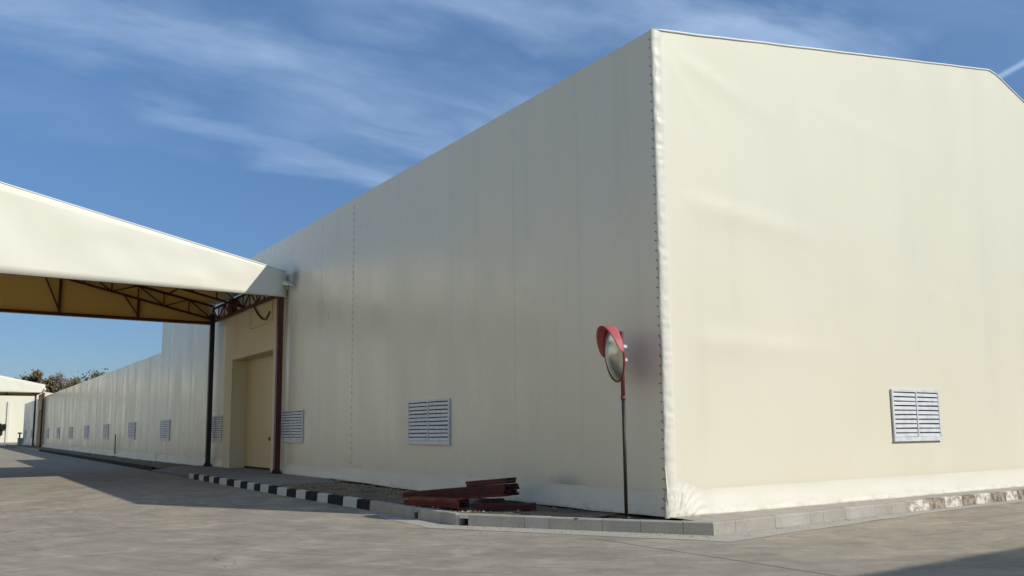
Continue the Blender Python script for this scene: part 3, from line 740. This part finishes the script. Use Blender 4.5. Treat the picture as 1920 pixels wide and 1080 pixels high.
shed('tent_warehouse', 'unseen white warehouse across the road, made tall and pale to bounce light', -56, -25.2, -12, 110, 14.0, 17.5, 'y', wm=M_bounce)  # out of view, height and colour set for bounce onto the side wall
shed('tent_warehouse', 'cream warehouse behind the photographer shading the road corner', -4, 60, -40, -16.3, 9.0, 11.3, 'x')

# ------------------------------------------------------------------ traffic mirror
def traffic_mirror():
    bx, by = -.46, .50
    t = thing('traffic_mirror', 'round convex traffic mirror with red hood on a slim black pole', 'mirror', (bx, by, .15))
    p = MB(); p.tube([(bx, by, .1), (bx, by, 2.28)], .032, 12); p.tube([(bx, by, .13), (bx, by, .17)], .07, 12); p.build('pole', M_black, t, smooth=True)
    u = MB(); u.tube([(bx, by, 2.22), (bx, by, 3.42)], .038, 12); u.tube([(bx, by, 2.2), (bx, by, 2.27)], .047, 12); u.build('pole_sleeve', M_polered, t, smooth=True)
    az = R(157); el = R(-7)
    n = Vector((math.cos(az)*math.cos(el), math.sin(az)*math.cos(el), math.sin(el)))
    sx = Vector((0, 0, 1)).cross(n).normalized(); sy = n.cross(sx)
    c = Vector((bx, by, 3.03))+n*.14; RAD = .50
    def P(r, a, h): return c+(sx*math.cos(a)+sy*math.sin(a))*r+n*h
    na = 48
    d = MB(); rs = [0.001]+[RAD*.96*i/12 for i in range(1, 13)]
    d.grid(rs, [2*math.pi*i/na for i in range(na+1)], lambda r, a: P(r, a, .11*(1-(r/(RAD*.96))**2)+.012)); d.build('mirror_face', M_mirror, t, smooth=True)
    k = MB(); prof = [(.001, -.09), (.2, -.085), (.38, -.06), (RAD, -.005), (RAD+.012, .012), (RAD, .03), (RAD*.955, .022)]
    k.grid(list(range(len(prof))), [2*math.pi*i/na for i in range(na+1)], lambda i, a: P(prof[i][0], a, prof[i][1])); k.build('back_shell', M_rim, t, smooth=True)
    h = MB(); aa = frange(R(-2), R(182), R(5)); hs = frange(-.01, 1, .2)
    def hd(a, s):
        ext = .17*math.sin(max(0, min(math.pi, (a+R(2))/R(184)*math.pi)))**.55
        return P(RAD+.016+.01*s, a, .0+max(.02, ext+.03)*s)
    h.grid(aa, hs, hd); h.build('hood', M_red, t, smooth=True, solid=.008)
    b = MB()
    for dz in (-.12, .12):
        q = Vector((bx, by, 3.03+dz)); b.bar(q-n*.06, q+n*.1, .05); b.box((bx-.05, by-.06, 3.03+dz-.025), (bx+.07, by+.06, 3.03+dz+.025))
    b.box((bx-.012, by+.03, 2.94), (bx+.012, by+.05, 3.12)); b.build('bracket', M_louvre, t)
traffic_mirror()

# ------------------------------------------------------------------ pile of red steel bars
def hollow_bar(a, b, w, h, m, label, group='red steel bars piled on the verge'):
    """open-ended square tube lying from a to b"""
    a, b = Vector(a), Vector(b); d = (b-a).normalized(); x = d.cross(Vector((0, 0, 1))).normalized(); y = x.cross(d)
    mb = MB(); th = .007
    def ring(p, ww, hh): return [p-x*ww-y*hh, p+x*ww-y*hh, p+x*ww+y*hh, p-x*ww+y*hh]
    o0, o1 = ring(a, w/2, h/2), ring(b, w/2, h/2); i0, i1 = ring(a, w/2-th, h/2-th), ring(b, w/2-th, h/2-th)
    for k in range(4):
        j = (k+1) % 4
        mb.face([o0[k], o0[j], o1[j], o1[k]], 0); mb.face([i0[j], i0[k], i1[k], i1[j]], 1)
        mb.face([o0[j], o0[k], i0[k], i0[j]], 0); mb.face([o1[k], o1[j], i1[j], i1[k]], 0)
    o = mb.build('steel_bar', [m, M_hollow]); rebase(o, (a+b)/2); tag(o, label, 'steel bar', group); return o
def pile():
    rnd = random.Random(5); W, H = .062, .052
    def bundle(A, B, rows, cols, m, lab, trim, skip=()):
        A, B = Vector(A), Vector(B); d = (B-A).normalized(); L = (B-A).length
        sx = d.cross(Vector((0, 0, 1))).normalized(); sy = sx.cross(d)
        for row in range(rows):
            for k in range(cols):
                if (row, k) in skip: continue
                s0, s1 = rnd.uniform(0, trim), L-rnd.uniform(0, .08)
                off = sx*((k-(cols-1)/2)*(W+.008)+rnd.uniform(-.006, .006))+sy*(row*(H+.004))
                hollow_bar(A+off+d*s0, A+off+d*s1, W, H, rnd.choice(m), lab)
    bundle((-2.20, 5.25, .20), (-1.86, 3.6, .215), 3, 5, [M_bar, M_bar, M_orange], 'red bar lying flat along the inner side of the kerb', .4)
    bundle((-2.02, 5.75, .20), (-.86, 3.38, .42), 4, 8, [M_bar, M_bar2], 'bar in the lower layers of the raised red bundle', .6)
    bundle((-1.70, 5.2, .43), (-.86, 3.38, .60), 1, 7, [M_bar2, M_bar], 'bar in the upper layer of the raised red bundle', .6)
    bundle((-1.33, 4.42, .56), (-.86, 3.38, .665), 2, 5, [M_bar2], 'short bar on top of the raised bundle of red steel', .12)
    bundle((-1.75, 3.55, .19), (-.75, 2.75, .19), 2, 5, [M_bar2], 'dark bar lying on the soil under the raised end of the bundle', .35)
    b = MB(); b.box((-1.45, 3.85, .12), (-.7, 4.0, .24)); b.box((-1.4, 3.86, .242), (-.75, 3.99, .30))
    o = b.build('timber_block', M_bark, bevel=.01); rebase(o, (-.95, 3.42, .12)); tag(o, 'dark timber packing under the raised end of the red steel bundle', 'timber')
    s = MB()
    s.grid(frange(-1.5, -.35, .15), frange(.9, 2.3, .2), lambda x, y: (x-.25*(y-1), y+.2*x, .19+.02*N(x*3, y*2)))
    o = s.build('plastic_sheet', M_black, solid=.01); rebase(o, (-1, 1.5, .17)); tag(o, 'crumpled dark sheet lying on the soil near the mirror pole', 'sheet')
pile()

# ------------------------------------------------------------------ trees and far bits
def tree(name, label, base, h, rad, mleaf, nleaf, seed, dens=1., group='bare brown trees behind the low warehouse', leaf=.32, cat='tree', low=.35):
    rnd = random.Random(seed); base = Vector(base); t = thing(name, label, cat, base, group)
    tr = MB(); tips = []
    def limb(p, d, L, r, lv):
        pts = [p]; rr = [r]
        for k in range(4):
            d = (d+Vector((rnd.uniform(-.25, .25), rnd.uniform(-.25, .25), rnd.uniform(-.05, .2)))).normalized(); p = p+d*L/4; pts.append(p); rr.append(r*(1-.18*(k+1)))
        tr.tube(pts, rr, 6, cap=False)
        if lv >= 2: tips.extend(pts[1:])
        if lv < 3:
            for k in range(4 if lv else 6):
                a = rnd.random()*6.28; q = pts[rnd.randint(2, 4)]
                limb(q, (d*.7+Vector((math.cos(a), math.sin(a), rnd.uniform(.0, .6)))*.8).normalized(), L*rnd.uniform(.5, .75), r*.42, lv+1)
    limb(base-Vector((0, 0, .2)), Vector((0, 0, 1)), h*low, h*.022, 0)
    # fit the branch tips to the wanted crown
    top = max(p.z for p in tips); wid = max((p.xy-base.xy).length for p in tips)
    fz = (h*.95)/(top-base.z); fx = rad/wid
    fit = lambda p: Vector((base.x+(p[0]-base.x)*fx, base.y+(p[1]-base.y)*fx, base.z+(p[2]-base.z)*fz))
    tr.v = [tuple(fit(p)) for p in tr.v]; tips = [fit(p) for p in tips]
    tr.build('trunk', M_bark, t, smooth=True)
    cl = MB()
    for k in range(nleaf):
        p = rnd.choice(tips)+Vector((rnd.gauss(0, 1), rnd.gauss(0, 1), rnd.gauss(0, .8)))*rad*.12
        if dens <= 1 and N(p.x*.35+seed, p.y*.35, p.z*.35) < -.2: continue
        s = leaf*rnd.uniform(.6, 1.3); u = Vector((rnd.gauss(0, 1), rnd.gauss(0, 1), rnd.gauss(0, 1))).normalized(); v = u.orthogonal().normalized()
        cl.face([p-u*s*.5, p+v*s*.28, p+u*s*.5, p-v*s*.28])
    cl.build('crown', mleaf, t)
    return t
tree('brown_tree', 'dry olive brown tree above the far canopy roof', (14.2, 268, .4), 21.0, 6.0, M_leaf1, 9000, 2, leaf=.9)
tree('brown_tree', 'low dark tree top peeping over the far canopy', (8.6, 272, .4), 20.2, 5.5, M_leaf3, 7000, 5, leaf=.9)
tree('bare_tree', 'pale grey nearly leafless tree between the far canopy and low warehouse', (18.2, 266, .4), 21.0, 4.5, M_leaf2, 3500, 9, .6, leaf=.6)
tree('brown_tree', 'brown tree crown rising behind the low warehouse roof', (23.6, 268, .4), 21.2, 8.5, M_leaf3, 13000, 12, leaf=.9)
tree('dark_shrub', 'dark tall shrub at the left edge before the distant warehouse', (-2.0, 150, .38), 4.4, 1.35, M_dkleaf, 6000, 21, 1.5, group=None, leaf=.4, cat='shrub', low=.10)
def far_bits():
    b = MB(); b.box((-.5, LY1+.1, .3), (1.2, LY1+2.2, 1.35)); b.box((-.56, LY1+.05, 1.35), (1.25, LY1+2.25, 1.45))
    o = b.build('concrete_block', M_kerbl, bevel=.03); rebase(o, (.3, LY1+1.1, .35)); tag(o, 'low concrete block at the far end of the low warehouse', 'block')
    p = MB(); p.tube([(-.35, LY1+.9, 1.4), (-.35, LY1+.9, 2.1)], .10, 8); p.box((-.62, LY1+.8, 2.05), (-.08, LY1+1.0, 2.25))
    o = p.build('post_lamp', M_black); rebase(o, (-.35, LY1+.9, 1.45)); tag(o, 'small dark T shaped lamp post on the far concrete block', 'lamp')
far_bits()
